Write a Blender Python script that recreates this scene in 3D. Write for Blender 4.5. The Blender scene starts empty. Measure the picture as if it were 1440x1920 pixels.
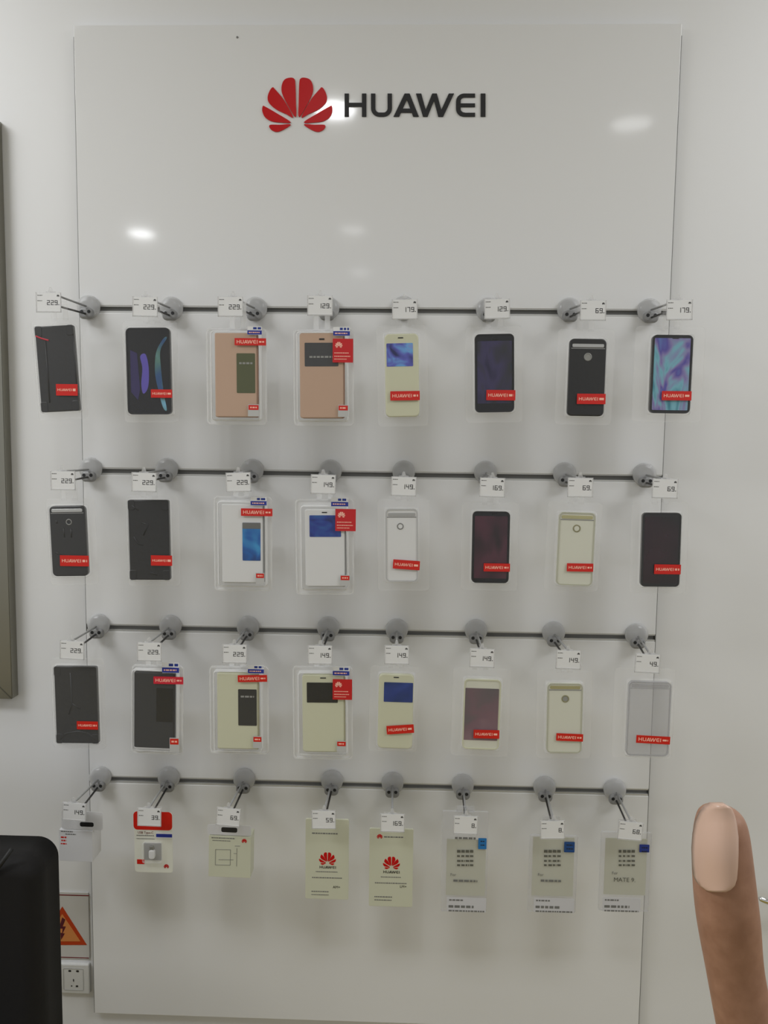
import bpy, bmesh, math, random
from mathutils import Vector, Matrix
random.seed(7)
C = bpy.context.scene.collection
S = bpy.context.scene

# ------------------------------------------------------------------ camera
F = 1480.0                                   # focal length in pixels of the 1440x1920 frame
PITCH, YAW, ROLL = 0.08814915, -0.02838439, 0.01234842
CAM = Vector((0.07827482, -1.65968471, 1.45))
_cp, _sp, _cy, _sy = math.cos(PITCH), math.sin(PITCH), math.cos(YAW), math.sin(YAW)
FWD = Vector((_sy*_cp, _cy*_cp, -_sp))
_rt = Vector((_cy, -_sy, 0)); _up = _rt.cross(FWD)
RIGHT = _rt*math.cos(ROLL) + _up*math.sin(ROLL)
UP = -_rt*math.sin(ROLL) + _up*math.cos(ROLL)
cd = bpy.data.cameras.new('camera'); cam = bpy.data.objects.new('camera', cd); C.objects.link(cam)
m3 = Matrix((RIGHT, UP, -FWD)).transposed()
cam.matrix_world = Matrix.Translation(CAM) @ m3.to_4x4()
cd.sensor_fit = 'VERTICAL'; cd.sensor_height = 24.0; cd.lens = F/1920*24.0
cd.clip_start = 0.01
S.camera = cam

def at(px, py, Y=0.0):
    """the point of the vertical plane at depth Y seen at that spot of the frame"""
    d = FWD + RIGHT*((px-720)/F) + UP*((960-py)/F)
    return CAM + d*((Y-CAM.y)/d.y)

# ------------------------------------------------------------------ world, lights, exposure
w = bpy.data.worlds.new('world'); S.world = w; w.use_nodes = True
bg = w.node_tree.nodes['Background']
bg.inputs[0].default_value = (0.965, 0.98, 1.0, 1); bg.inputs[1].default_value = 0.60
vs = S.view_settings
vs.view_transform = 'Standard'; vs.look = 'None'; vs.gamma = 1; vs.use_curve_mapping = False
vs.exposure = -0.08
CEIL = 2.8
LAMPS = [(-1.69, -3.62, 4.0), (-0.29, -3.51, 0.6), (-0.32, -4.77, 0.7), (-1.81, -5.2, 0.4),
         (1.0, -1.82, 0.45), (-0.24, -1.68, 3.5)]
FILL_PANELS = [(-1.6, -0.72, 11.5), (1.65, -0.72, 9.5), (-1.95, -1.5, 33), (1.92, -1.5, 22)]     # unseen fill light panels added to brighten the wall, 1.2 x 0.6 m

# ------------------------------------------------------------------ materials
def lin(c): return tuple(((v/255)/12.92 if v/255 <= 0.04045 else ((v/255+0.055)/1.055)**2.4) for v in c)
_m = {}
def mat(name, rgb, rough=0.5, metal=0.0, spec=0.5, coat=0.0, bump=None):
    if name in _m: return _m[name]
    m = bpy.data.materials.new(name); m.use_nodes = True
    nt = m.node_tree; b = nt.nodes['Principled BSDF']
    b.inputs['Base Color'].default_value = (*lin(rgb), 1)
    b.inputs['Roughness'].default_value = rough; b.inputs['Metallic'].default_value = metal
    b.inputs['Specular IOR Level'].default_value = spec; b.inputs['Coat Weight'].default_value = coat
    if bump:
        tc = nt.nodes.new('ShaderNodeTexCoord'); n = nt.nodes.new('ShaderNodeTexNoise')
        n.inputs['Scale'].default_value = bump[0]; n.inputs['Detail'].default_value = 4
        bp = nt.nodes.new('ShaderNodeBump'); bp.inputs['Strength'].default_value = bump[1]
        bp.inputs['Distance'].default_value = bump[2]
        nt.links.new(tc.outputs['Object'], n.inputs['Vector']); nt.links.new(n.outputs['Fac'], bp.inputs['Height'])
        nt.links.new(bp.outputs['Normal'], b.inputs['Normal'])
    _m[name] = m; return m

def clear(name, body, rgb=(235, 235, 235), rough=0.12):
    """clear plastic: mostly see-through, a little milky, glossy"""
    if name in _m: return _m[name]
    m = bpy.data.materials.new(name); m.use_nodes = True; nt = m.node_tree
    b = nt.nodes['Principled BSDF']
    b.inputs['Base Color'].default_value = (*lin(rgb), 1); b.inputs['Roughness'].default_value = rough
    t = nt.nodes.new('ShaderNodeBsdfTransparent'); mx = nt.nodes.new('ShaderNodeMixShader')
    lw = nt.nodes.new('ShaderNodeLayerWeight'); lw.inputs['Blend'].default_value = 0.35
    mp = nt.nodes.new('ShaderNodeMapRange'); mp.inputs['To Min'].default_value = body
    mp.inputs['To Max'].default_value = min(1, body+0.45)
    nt.links.new(lw.outputs['Facing'], mp.inputs['Value']); nt.links.new(mp.outputs['Result'], mx.inputs['Fac'])
    nt.links.new(t.outputs[0], mx.inputs[1]); nt.links.new(b.outputs[0], mx.inputs[2])
    nt.links.new(mx.outputs[0], nt.nodes['Material Output'].inputs['Surface'])
    _m[name] = m; return m

def picture(name, stops, scale=(18, 18, 18), dist=1.5, rough=0.15, seed=0.0):
    """a printed wallpaper: colours flowing into each other"""
    if name in _m: return _m[name]
    m = bpy.data.materials.new(name); m.use_nodes = True; nt = m.node_tree
    b = nt.nodes['Principled BSDF']; b.inputs['Roughness'].default_value = rough
    tc = nt.nodes.new('ShaderNodeTexCoord'); mp = nt.nodes.new('ShaderNodeMapping')
    mp.inputs['Scale'].default_value = scale; mp.inputs['Location'].default_value = (seed, seed*.7, seed*1.3)
    n = nt.nodes.new('ShaderNodeTexNoise'); n.inputs['Scale'].default_value = 1.0
    n.inputs['Detail'].default_value = 2.5; n.inputs['Distortion'].default_value = dist
    r = nt.nodes.new('ShaderNodeValToRGB')
    el = r.color_ramp.elements
    while len(el) < len(stops): el.new(0.5)
    for e, (p, c) in zip(el, stops): e.position = p; e.color = (*lin(c), 1)
    nt.links.new(tc.outputs['Object'], mp.inputs['Vector']); nt.links.new(mp.outputs[0], n.inputs['Vector'])
    nt.links.new(n.outputs['Fac'], r.inputs['Fac']); nt.links.new(r.outputs['Color'], b.inputs['Base Color'])
    _m[name] = m; return m

PANEL = mat('gloss_white_board', (226, 226, 226), 0.07, spec=0.45)
WALL = mat('white_wall_paint', (226, 226, 226), 0.45, bump=(60, 0.05, 0.002))
CEILM = mat('ceiling_paint', (215, 215, 212), 0.8)
FLOORM = mat('warm_floor', (146, 128, 54), 0.35, bump=(5, 0.05, 0.01))
ALU = mat('aluminium', (200, 200, 198), 0.4, 0.4)
SLOT = mat('slot_grey', (122, 122, 120), 0.6)
STEEL = mat('dark_steel', (96, 94, 92), 0.28, 1.0)
CHROME = mat('chrome', (225, 225, 225), 0.1, 1.0)
HOOKP = clear('grey_hook_plastic', 0.5, (205, 205, 205), 0.2)
HOOKS = mat('grey_hook_solid', (140, 140, 140), 0.35)
CLIP = clear('clear_clip_plastic', 0.30, (225, 225, 225), 0.15)
PAPER = mat('white_card', (226, 226, 226), 0.45)
WHITEP = mat('white_label', (232, 232, 232), 0.4)
CREAMP = mat('cream_card', (200, 201, 180), 0.45)
INK = mat('black_ink', (30, 30, 32), 0.5)
GREYINK = mat('grey_ink', (112, 112, 110), 0.6)
RED = mat('red_label', (206, 32, 22), 0.35)
CRED = mat('crimson_label', (205, 36, 58), 0.35)
LOGO = mat('logo_red', (190, 18, 22), 0.3, spec=0.2)
PALE = mat('pale_lettering', (250, 190, 170), 0.5)
BLUEL = mat('blue_label', (40, 54, 150), 0.35)
CYANL = mat('bright_blue_label', (36, 120, 190), 0.35)
NAVYL = mat('navy_label', (34, 56, 140), 0.35)
BLIS = clear('blister_plastic', 0.07, (245, 245, 245), 0.1)
BLISW = clear('milky_blister_plastic', 0.40, (245, 245, 245), 0.14)
FRONT = clear('clear_blister_front', 0.008, (245, 245, 245), 0.08)
BLACK = mat('black_plastic', (36, 36, 37), 0.3)
BLACKG = mat('gloss_black', (24, 24, 26), 0.12)
RUBBER = mat('black_rubber', (33, 33, 34), 0.4, bump=(90, 0.3, 0.002))
TAN = mat('tan_leather', (196, 166, 144), 0.5, bump=(900, 0.15, 0.0003))
TANS = mat('tan_edge', (150, 118, 98), 0.5)
CREAM = mat('cream_leather', (210, 210, 184), 0.45)
CREAMS = mat('cream_edge', (170, 166, 138), 0.5)
WHITEC = mat('white_leather', (224, 224, 224), 0.4)
WHITES = mat('grey_edge', (140, 140, 140), 0.5)
SILVER = mat('silver_band', (196, 196, 194), 0.3, 0.6)
GOLD = mat('pale_gold_band', (190, 184, 140), 0.3, 0.5)
GREYD = mat('grey_dot', (150, 150, 146), 0.35)
MAROON = mat('maroon_film', (70, 34, 42), 0.25)
CLEARC = clear('clear_case', 0.32, (190, 190, 194), 0.1)

# ------------------------------------------------------------------ mesh helpers
def new(name, bm, m, parent=None, smooth=False):
    me = bpy.data.meshes.new(name)
    bmesh.ops.recalc_face_normals(bm, faces=bm.faces[:])
    bm.to_mesh(me); bm.free()
    for mm in (m if isinstance(m, (list, tuple)) else [m]): me.materials.append(mm)
    if smooth:
        for p in me.polygons: p.use_smooth = True
    o = bpy.data.objects.new(name, me); C.objects.link(o)
    if parent: o.parent = parent
    return o
def thing(name, label, cat, loc, roll=0.0, group=None):
    o = bpy.data.objects.new(name, None); C.objects.link(o)
    o.empty_display_size = 0.02
    o.location = loc; o.rotation_euler = (0, roll, 0)
    tag(o, label, cat, group); return o
def tag(o, label, cat, group=None):
    o['label'] = label; o['category'] = cat
    if group: o['group'] = group
    return o
def struct(o): o['kind'] = 'structure'; return o

def rr(w, h, r, n=6, cx=0, cz=0):
    r = max(min(r, w/2-1e-5, h/2-1e-5), 1e-5); pts = []
    for sx, sz, a0 in ((1, 1, 0), (-1, 1, 90), (-1, -1, 180), (1, -1, 270)):
        for k in range(n+1):
            a = math.radians(a0+90*k/n)
            pts.append((cx+sx*(w/2-r)+r*math.cos(a), cz+sz*(h/2-r)+r*math.sin(a)))
    return pts
def loft(bm, rings, cap0=True, cap1=True, close=False):
    vv = [[bm.verts.new(p) for p in ring] for ring in rings]
    n = len(vv[0])
    seq = list(zip(vv[:-1], vv[1:])) + ([(vv[-1], vv[0])] if close else [])
    for a, b in seq:
        for i in range(n): bm.faces.new((a[i], a[(i+1) % n], b[(i+1) % n], b[i]))
    if not close:
        if cap0: bm.faces.new(vv[0])
        if cap1: bm.faces.new(vv[-1])
    return vv
def slab(bm, w, h, y0, y1, r=0.002, b=0.0, cx=0, cz=0, n=6):
    """rounded plate facing -Y: back at y1, front at y0 with a rounded front edge b"""
    f = lambda i, y: [(x, y, z) for x, z in rr(w-2*i, h-2*i, r-i if r > i else 1e-4, n, cx, cz)]
    rings = [f(0, y1)]
    if b > 0: rings += [f(0, y0+b), f(b*0.3, y0+b*0.3), f(b, y0)]
    else: rings.append(f(0, y0))
    loft(bm, rings)
def box(bm, x0, x1, y0, y1, z0, z1):
    v = [bm.verts.new((x, y, z)) for x in (x0, x1) for y in (y0, y1) for z in (z0, z1)]
    for f in ((0, 1, 3, 2), (4, 6, 7, 5), (0, 4, 5, 1), (2, 3, 7, 6), (0, 2, 6, 4), (1, 5, 7, 3)):
        bm.faces.new([v[i] for i in f])
def poly(bm, pts, y0, y1):
    a = [bm.verts.new((x, y0, z)) for x, z in pts]; b = [bm.verts.new((x, y1, z)) for x, z in pts]
    n = len(pts); bm.faces.new(a); bm.faces.new(b[::-1])
    for i in range(n): bm.faces.new((a[i], b[i], b[(i+1) % n], a[(i+1) % n]))
def ringplate(bm, outer, inner, y0, y1):
    """plate with a hole; outer and inner have the same number of points"""
    loft(bm, [[(x, y0, z) for x, z in outer], [(x, y1, z) for x, z in outer],
              [(x, y1, z) for x, z in inner], [(x, y0, z) for x, z in inner]], close=True)
def tube(bm, pts, r, seg=8):
    pts = [Vector(p) for p in pts]; rings = []
    for i, p in enumerate(pts):
        t = (pts[min(i+1, len(pts)-1)]-pts[max(i-1, 0)]).normalized()
        u = t.cross(Vector((0, 0, 1)) if abs(t.z) < .9 else Vector((1, 0, 0))).normalized(); v = t.cross(u)
        q = r[i] if isinstance(r, (list, tuple)) else r
        rings.append([p+(u*math.cos(2*math.pi*k/seg)+v*math.sin(2*math.pi*k/seg))*q for k in range(seg)])
    loft(bm, rings)
def lathe_y(bm, prof, cx=0, cz=0, seg=28, sx=1, sz=1):
    """profile of (radius, y) turned about the Y axis"""
    loft(bm, [[(cx+sx*r*math.cos(2*math.pi*k/seg), y, cz+sz*r*math.sin(2*math.pi*k/seg)) for k in range(seg)] for r, y in prof])
def lathe_z(bm, prof, cx, cy, seg=28):
    loft(bm, [[(cx+r*math.cos(2*math.pi*k/seg), cy+r*math.sin(2*math.pi*k/seg), z) for k in range(seg)] for r, z in prof])
def text(body, size, m, parent, x, y, z, name='lettering', align='CENTER', stretch=1.0, roll=0.0):
    cu = bpy.data.curves.new('t', 'FONT'); cu.body = body; cu.size = size; cu.align_x = align; cu.align_y = 'CENTER'
    cu.extrude = 0.00004; cu.resolution_u = 2
    o = bpy.data.objects.new('t', cu); C.objects.link(o)
    dg = bpy.context.evaluated_depsgraph_get(); me = bpy.data.meshes.new_from_object(o.evaluated_get(dg))
    bpy.data.objects.remove(o); bpy.data.curves.remove(cu)
    me.transform(Matrix.Translation((x, y, z)) @ Matrix.Rotation(roll, 4, 'Y') @ Matrix.Rotation(math.pi/2, 4, 'X') @ Matrix.Diagonal((stretch, 1, 1, 1)))
    me.materials.clear(); me.materials.append(m)
    t = bpy.data.objects.new(name, me); C.objects.link(t); t.parent = parent
    return t

# emblem and wordmark, drawn on a 1440-wide tracing of the sign (2.667 units to a pixel)
def catmull(p, n=5):
    out = []; k = len(p)
    for i in range(k):
        a, b, c, d = (Vector((*p[(i+j-1) % k], 0)) for j in range(4))
        for s in range(n):
            t = s/n
            q = 0.5*((2*b)+(c-a)*t+(2*a-5*b+4*c-d)*t*t+(3*b-a-3*c+d)*t**3); out.append((q.x, q.y))
    return out
PETALS = [[(359, 320), (360, 240), (357, 150), (350, 128), (330, 124), (303, 134), (289, 165), (292, 205), (322, 265)],
          [(346, 320), (300, 235), (256, 182), (244, 172), (230, 188), (219, 220), (226, 250), (262, 282), (310, 305)],
          [(334, 346), (262, 300), (206, 268), (195, 266), (192, 290), (205, 320), (235, 340), (280, 347)],
          [(334, 357), (280, 359), (230, 360), (234, 381), (262, 394), (296, 384)]]
def petal_polys():
    for p in PETALS:
        q = catmull(p); yield q; yield [(734-x, y) for x, y in q][::-1]
def arc(cx, cy, rx, ry, a0, a1, n=7):
    return [(cx+rx*math.cos(math.radians(a0+(a1-a0)*i/n)), cy+ry*math.sin(math.radians(a0+(a1-a0)*i/n))) for i in range(n+1)]
R4 = lambda a, b, c, d: [(a, b), (c, b), (c, d), (a, d)]
WORD = [[R4(603, 203, 625, 318), R4(690, 203, 712, 318), R4(625, 249, 690, 268)],
        [[(735, 203), (735, 275)]+arc(777, 276, 42, 42, 180, 90)+arc(798, 276, 42, 42, 90, 0)+[(840, 203), (818, 203), (818, 275)]
         + arc(798, 276, 20, 22, 0, 90)+arc(777, 276, 20, 22, 90, 180)+[(757, 203)]],
        [[(848, 318), (876, 318), (928, 203), (903, 203)], [(903, 203), (928, 203), (974, 318), (946, 318)], R4(880, 278, 950, 298)],
        [[(960, 203), (986, 203), (1018, 318), (995, 318)], [(995, 318), (1018, 318), (1064, 203), (1041, 203)],
         [(1041, 203), (1064, 203), (1096, 318), (1071, 318)], [(1071, 318), (1096, 318), (1150, 203), (1124, 203)]],
        [[(1255, 203), (1196, 203)]+arc(1200, 243, 40, 40, 270, 180)+arc(1200, 279, 40, 39, 180, 90)+[(1255, 318), (1255, 299), (1205, 299)]
         + arc(1203, 280, 20, 18, 90, 170)+[(1183, 270), (1255, 270), (1255, 252), (1183, 252)]+arc(1203, 241, 20, 19, 190, 270)+[(1255, 222)]],
        [R4(1283, 203, 1307, 318)]]
def emblem(parent, cx, cz, width, y, m=LOGO, th=0.0003, name='emblem'):
    k = width/350.0; bm = bmesh.new()
    for q in petal_polys(): poly(bm, [(cx+(x-367)*k, cz-(yy-260)*k) for x, yy in q], y, y+th)
    return new(name, bm, m, parent)
def wordmark(parent, cx, cz, width, y, m=INK, th=0.0003, name='lettering'):
    k = width/704.0; bm = bmesh.new()
    for L in WORD:
        for i, q in enumerate(L): poly(bm, [(cx+(x-955)*k, cz-(yy-260)*k) for x, yy in q], y-0.00002*i, y+th)
    return new(name, bm, m, parent)
def lines(parent, rows, y, m=GREYINK, name='text_lines'):
    """rows of print too small to read: (x0, x1, z, height)"""
    bm = bmesh.new()
    for x0, x1, z, h in rows:
        x = x0
        while x < x1:
            wd = min(h*random.uniform(0.9, 2.4), x1-x)
            box(bm, x, x+wd, y, y+0.0001, z-h/2, z+h/2); x += wd+h*0.45
    return new(name, bm, m, parent)

# ------------------------------------------------------------------ the room
WY = 0.016                                    # the wall face, behind the board
bm = bmesh.new(); box(bm, -4, 4, WY, WY+0.1, -0.02, CEIL+0.02); struct(new('wall_back', bm, WALL))
bm = bmesh.new(); box(bm, -4, 4, -6.5, WY+0.1, -0.1, -0.0); struct(new('floor', bm, FLOORM))
bm = bmesh.new(); box(bm, -4, 4, -6.5, WY+0.1, CEIL, CEIL+0.1); struct(new('ceiling', bm, CEILM))
bm = bmesh.new(); box(bm, -4, 4, 0.002, WY, 0.0, 0.09); struct(new('baseboard_back', bm, mat('baseboard_paint', (190, 190, 186), 0.4)))
places = ['mirrored brightest in the top board, frame side', 'mirrored faintly above the third hook gap', 'deep in the shop, middle', 'deep in the shop, frame side',
          'mirrored faintly beside the lettering', 'mirrored on the emblem edge']
for (x, y, p), pl in zip(LAMPS, places):
    t = thing('ceiling_downlight', 'round ceiling downlight ' + pl, 'ceiling light', (x, y, CEIL), group='ceiling downlights')
    bm = bmesh.new(); loft(bm, [[(r*math.cos(a*math.pi/16), r*math.sin(a*math.pi/16), z) for a in range(32)] for r, z in ((0.115, 0), (0.115, -0.006), (0.092, -0.010), (0.086, -0.002))], close=True)
    new('trim_ring', bm, CHROME, t)
    ld = bpy.data.lights.new('lamp', 'AREA'); ld.shape = 'DISK'; ld.size = 0.165; ld.energy = p; ld.spread = math.radians(170)
    ld.color = (0.955, 0.975, 1.0)
    lo = bpy.data.objects.new('lamp', ld); C.objects.link(lo); lo.parent = t; lo.location = (0, 0, -0.004)

for (x, y, p), pl in zip(FILL_PANELS, ['above the picture frame', 'above the clear wall past the board', 'farther into the shop, frame side', 'farther into the shop, finger side']):  # fill lights added out of view, clear of the board's reflections
    t = thing('added_fill_panel', 'added unseen fill light panel ' + pl, 'ceiling light', (x, y, CEIL), group='added fill light panels')
    bm = bmesh.new(); loft(bm, [[(sx*a, sy*b, z) for sx, sy in ((-1, -1), (1, -1), (1, 1), (-1, 1))] for a, b, z in ((0.62, 0.32, 0), (0.62, 0.32, -0.012), (0.60, 0.30, -0.012), (0.60, 0.30, -0.002))], close=True)
    new('panel_rim', bm, WALL, t)
    ld = bpy.data.lights.new('lamp', 'AREA'); ld.shape = 'RECTANGLE'; ld.size = 1.18; ld.size_y = 0.58; ld.energy = p
    ld.color = (0.955, 0.975, 1.0)
    lo = bpy.data.objects.new('lamp', ld); C.objects.link(lo); lo.parent = t; lo.location = (0, 0, -0.006)

# ------------------------------------------------------------------ the slotted display board
RZ = [1.71943, 1.38090, 1.04298, 0.70349]
PX = 0.61
dp = thing('slatwall', 'tall glossy white slotted display board fixed to the wall', 'display panel', (0, 0, 0.155))
edges = [2.284] + RZ + [0.155]
H = 0.0075
for i in range(5):
    zt = edges[i] - (H if i else 0); zb = edges[i+1] + (H if i < 4 else 0)
    bm = bmesh.new(); slab(bm, 2*PX, zt-zb, 0.0, WY-0.001, 0.0015, 0.0012, 0, (zt+zb)/2-0.155, 2)
    new('board', bm, PANEL, dp)
for z in RZ:
    bm = bmesh.new(); z -= 0.155
    box(bm, -PX+0.001, PX-0.001, 0.001, 0.0145, z-H, z-H+0.004)           # lower lip
    box(bm, -PX+0.001, PX-0.001, 0.001, 0.0145, z+H-0.002, z+H)           # upper lip
    r = new('rail', bm, ALU, dp)
    bm = bmesh.new(); box(bm, -PX+0.001, PX-0.001, 0.009, 0.0145, z-H+0.004, z+H-0.002); new('groove', bm, SLOT, r)
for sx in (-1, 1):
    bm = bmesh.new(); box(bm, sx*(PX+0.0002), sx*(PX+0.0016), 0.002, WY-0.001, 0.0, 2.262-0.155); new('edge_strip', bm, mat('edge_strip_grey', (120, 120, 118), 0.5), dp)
bm = bmesh.new(); lathe_y(bm, [(0.0004, -0.0015), (0.002, -0.0012), (0.0025, 0.002)], at(445, 70).x, at(445, 70).z-0.155, 10); new('screw', bm, SLOT, dp)

# the printed sign
o0 = at(420+955/2.6667, 100+260/2.6667)
sg = thing('wall_sign', 'red eight-petal emblem beside bold black lettering on the top board', 'sign', (o0.x, 0, o0.z))
def signpt(x, y):
    p = at(420+x/2.6667, 100+y/2.6667); return (p.x-o0.x, p.z-o0.z)
for q in petal_polys():
    bm = bmesh.new(); poly(bm, [signpt(*p) for p in q], -0.0022, -0.0001); new('petal', bm, LOGO, sg)
for L in WORD:
    bm = bmesh.new()
    for i, q in enumerate(L): poly(bm, [signpt(*p) for p in q], -0.0022-0.00006*i, -0.0001)
    new('letter', bm, INK, sg)

# ------------------------------------------------------------------ what hangs where
ROWN = ['top', 'second', 'third', 'bottom']
SHORT = [['black case with red corner streak', 'black case with purple curved screen', 'tan flip case with side window',
          'tan flip case with top window', 'cream case with violet window', 'black-rimmed indigo screen case',
          'black case with silver band in top row', 'teal and violet screen case'],
         ['black case with silver band and camera cluster', 'glossy rugged black case', 'white flip case with blue side window',
          'white flip case with blue top window', 'pearl white back case', 'maroon-sheened case flanked by pale cases',
          'cream back case with gold band', 'maroon case ending the second row'],
         ['ribbed black case ending the third row', 'black flip case with pink banner', 'cream flip case with black side window',
          'cream flip case with black top window', 'cream case with royal blue window', 'cream case with mauve screen',
          'cream back case beside the clear case', 'clear see-through case'],
         ['white carton by the warning sign', 'red-topped adapter card', 'pale charger carton', 'cream card with one large emblem',
          'cream card with two emblems', 'tallest screen film pouch with bright blue tab', 'middle screen film pouch of the three', 'screen film pouch reading MATE 9']]
BASES = [[(164, 576), (320, 580), (478, 580), (614, 578), (757, 576), (915, 581), (1068, 580), (1219, 582)],
         [(168, 880), (311, 880), (472, 881), (619, 882), (757, 884), (911, 884), (1060, 887), (1210, 888)],
         [(183, 1172), (318, 1174), (464, 1175), (615, 1175), (744, 1180), (893, 1180), (1039, 1186), (1195, 1190)],
         [(186, 1458), (315, 1458), (457, 1460), (622, 1463), (736, 1468), (868, 1472), (1022, 1476), (1154, 1482)]]
TAGS = [[(91, 567, 0), (272, 575, 1), (432, 575, 0), (600, 573, 0), (759, 580, -1), (932, 579, -2), (1112, 582, 0), (1274, 581, -1)],
        [(118, 901, 0), (270, 904, 1), (447, 904, -2), (606, 908, 1), (757, 912, 1), (923, 914, 1), (1088, 914, 0), (1247, 916, 1)],
        [(135, 1219, 2), (280, 1222, 0), (440, 1226, 0), (600, 1228, 0), (744, 1228, 0), (904, 1234, 1), (1066, 1237, 1), (1214, 1244, 2)],
        [(139, 1522, 3), (280, 1532, 1), (428, 1532, 4), (607, 1537, -1), (736, 1543, 0), (873, 1547, 1), (1036, 1556, -2), (1182, 1558, 4)]]
PRICES = [['229.', '229.', '229.', '129.', '179.', '129.', '69.', '179.'], ['229.', '229.', '229.', '149.', '149.', '169.', '69.', '69.'],
          ['229.', '229.', '229.', '149.', '149.', '149.', '149.', '49.'], ['149.', '39.', '69.', '59.', '169.', '8.', '8.', '68.']]
TY = -0.157                                   # depth of the price cards
PY = -0.125                                   # depth of the packs' backs
SEG = {'0': 'abcdef', '1': 'bc', '2': 'abged', '3': 'abgcd', '4': 'fgbc', '5': 'afgcd', '6': 'afgedc', '7': 'abc', '8': 'abcdefg', '9': 'abcdfg'}
def digits(bm, s, xr, zc, h, y):
    """squarish price numerals, right-aligned at xr"""
    wd, st, gap = h*0.62, h*0.13, h*0.22
    x = xr
    for ch in reversed(s):
        if ch == '.':
            box(bm, x-st*1.3, x, y, y+0.0001, zc-h/2, zc-h/2+st*1.3); x -= st*1.3+gap*0.8; continue
        l, r, b, t, mz = x-wd, x, zc-h/2, zc+h/2, zc
        bars = {'a': (l, r, t-st, t), 'd': (l, r, b, b+st), 'g': (l, r, mz-st/2, mz+st/2), 'f': (l, l+st, mz, t), 'e': (l, l+st, b, mz), 'b': (r-st, r, mz, t), 'c': (r-st, r, b, mz)}
        for k in SEG[ch]: q = bars[k]; box(bm, q[0], q[1], y, y+0.0001, q[2], q[3])
        x -= (st if ch == '1' else wd)+gap
TIPS = {}
DISC = {}
for r in range(4):
    for c in range(8):
        b = at(*BASES[r][c], -0.012); b.z = 0.6*b.z + 0.4*(RZ[r]+0.006)
        tx, ty, tr = TAGS[r][c]; tc = at(tx, ty, TY)
        top = tc.z+0.0185
        tip = Vector((b.x*0.25+tc.x*0.75, TY, top))
        h = thing('display_hook', 'round grey plastic wall hook holding the '+SHORT[r][c], 'hook', (b.x, 0, b.z), group='hooks on the %s rail' % ROWN[r])
        bm = bmesh.new(); lathe_y(bm, [(0.0225, -0.0008), (0.024, -0.004), (0.0235, -0.010), (0.020, -0.0145), (0.013, -0.0168), (0.006, -0.0174)])
        new('base_disc', bm, HOOKP, h, True)
        bm = bmesh.new(); slab(bm, 0.030, 0.022, -0.024, -0.014, 0.009, 0.004, 0, -0.0155)
        mk = new('lock_block', bm, HOOKS, h)
        bm = bmesh.new()
        for sx in (-0.0065, 0.0065): lathe_y(bm, [(0.0036, -0.0243), (0.0036, -0.0235)], sx*1.15, -0.0125, 10)
        new('keyhole', bm, INK, mk)
        dx = tip.x-b.x
        pt = Vector((dx, TY+0.006, -0.020))
        bm = bmesh.new(); q0 = Vector((0, -0.02, -0.0165)); tube(bm, [q0, q0.lerp(pt, .5), pt, pt+Vector((0, -0.0015, 0.0035)), pt+Vector((0, -0.001, 0.008))], 0.0021, 8)
        new('prong', bm, STEEL, h, True)
        a1 = Vector((dx, TY+0.003, top-b.z-0.001))
        bm = bmesh.new(); a0 = Vector((0, -0.02, -0.001)); tube(bm, [a0, a0.lerp(a1, .5), a1], 0.0021, 8)
        new('label_arm', bm, mat('arm_grey_plastic', (150, 150, 149), 0.3), h, True)
        bm = bmesh.new(); box(bm, a1.x-0.009, a1.x+0.009, TY+0.0012, TY+0.0022, a1.z-0.012, a1.z+0.003)
        poly(bm, [(a1.x-0.0045, a1.z+0.003), (a1.x+0.0045, a1.z+0.003), (a1.x+0.002, a1.z+0.011), (a1.x-0.002, a1.z+0.011)], TY+0.0012, TY+0.0022)
        new('tag_clip', bm, CLIP, h)
        TIPS[r, c] = Vector((b.x+dx*(-PY-0.02)/(-TY-0.026), PY, b.z-0.0195)); DISC[r, c] = b
        price = PRICES[r][c].rstrip('.')
        g = thing('price_tag', 'white price card reading %s at the %s' % (price, SHORT[r][c]), 'price tag', tc, math.radians(tr), 'price cards on the %s row of hooks' % ROWN[r])
        wv, hv = 0.048, 0.0375
        bm = bmesh.new(); slab(bm, wv-0.002, hv-0.002, -0.0004, 0.0002, 0.001); card = new('card', bm, PAPER, g)
        bm = bmesh.new(); slab(bm, wv, hv, 0.0003, 0.0011, 0.002)
        box(bm, -wv/2, wv/2, -0.0012, 0.0011, -hv/2, -hv/2+0.0025); box(bm, -wv/2, -wv/2+0.0012, -0.0012, 0.0011, -hv/2, hv/2); box(bm, wv/2-0.0012, wv/2, -0.0012, 0.0011, -hv/2, hv/2)
        new('holder', bm, CLIP, g)
        bm = bmesh.new(); digits(bm, PRICES[r][c], wv/2-0.0035, -0.0005, 0.0088, -0.0006); new('price_digits', bm, INK, card)
        lines(card, [(-0.021, -0.0115, 0.013, 0.0014), (-0.021, -0.012, 0.003, 0.0014)], -0.0006)
        emblem(card, 0.0185, 0.0125, 0.005, -0.0006, INK, 0.0001)

# ------------------------------------------------------------------ phone case packs
class Pack:
    """geometry of one pack from the corners of its case in the photograph, at its own depth"""
    def __init__(s, q, face=0.012):
        s.Y = PY-face
        P = [at(x, y, s.Y) for x, y in q]; TL, TR, BR, BL = P
        s.c = (TL+TR+BR+BL)/4; u = (TL+TR-BL-BR)/2
        s.roll = math.atan2(u.x, u.z); s.h = u.length; s.w = ((TR-TL).length+(BR-BL).length)/2
        s.face = face
    def loc(s, x, y):
        d = at(x, y, s.Y-0.003)-s.c
        a = s.roll; return (d.x*math.cos(a)-d.z*math.sin(a), d.x*math.sin(a)+d.z*math.cos(a))
    def rect(s, x0, y0, x1, y1):
        cx, cz = s.loc((x0+x1)/2, (y0+y1)/2)
        p = at(x0, y0, s.Y-0.003); q = at(x1, y1, s.Y-0.003)
        return cx, cz, q.x-p.x, p.z-q.z

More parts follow.
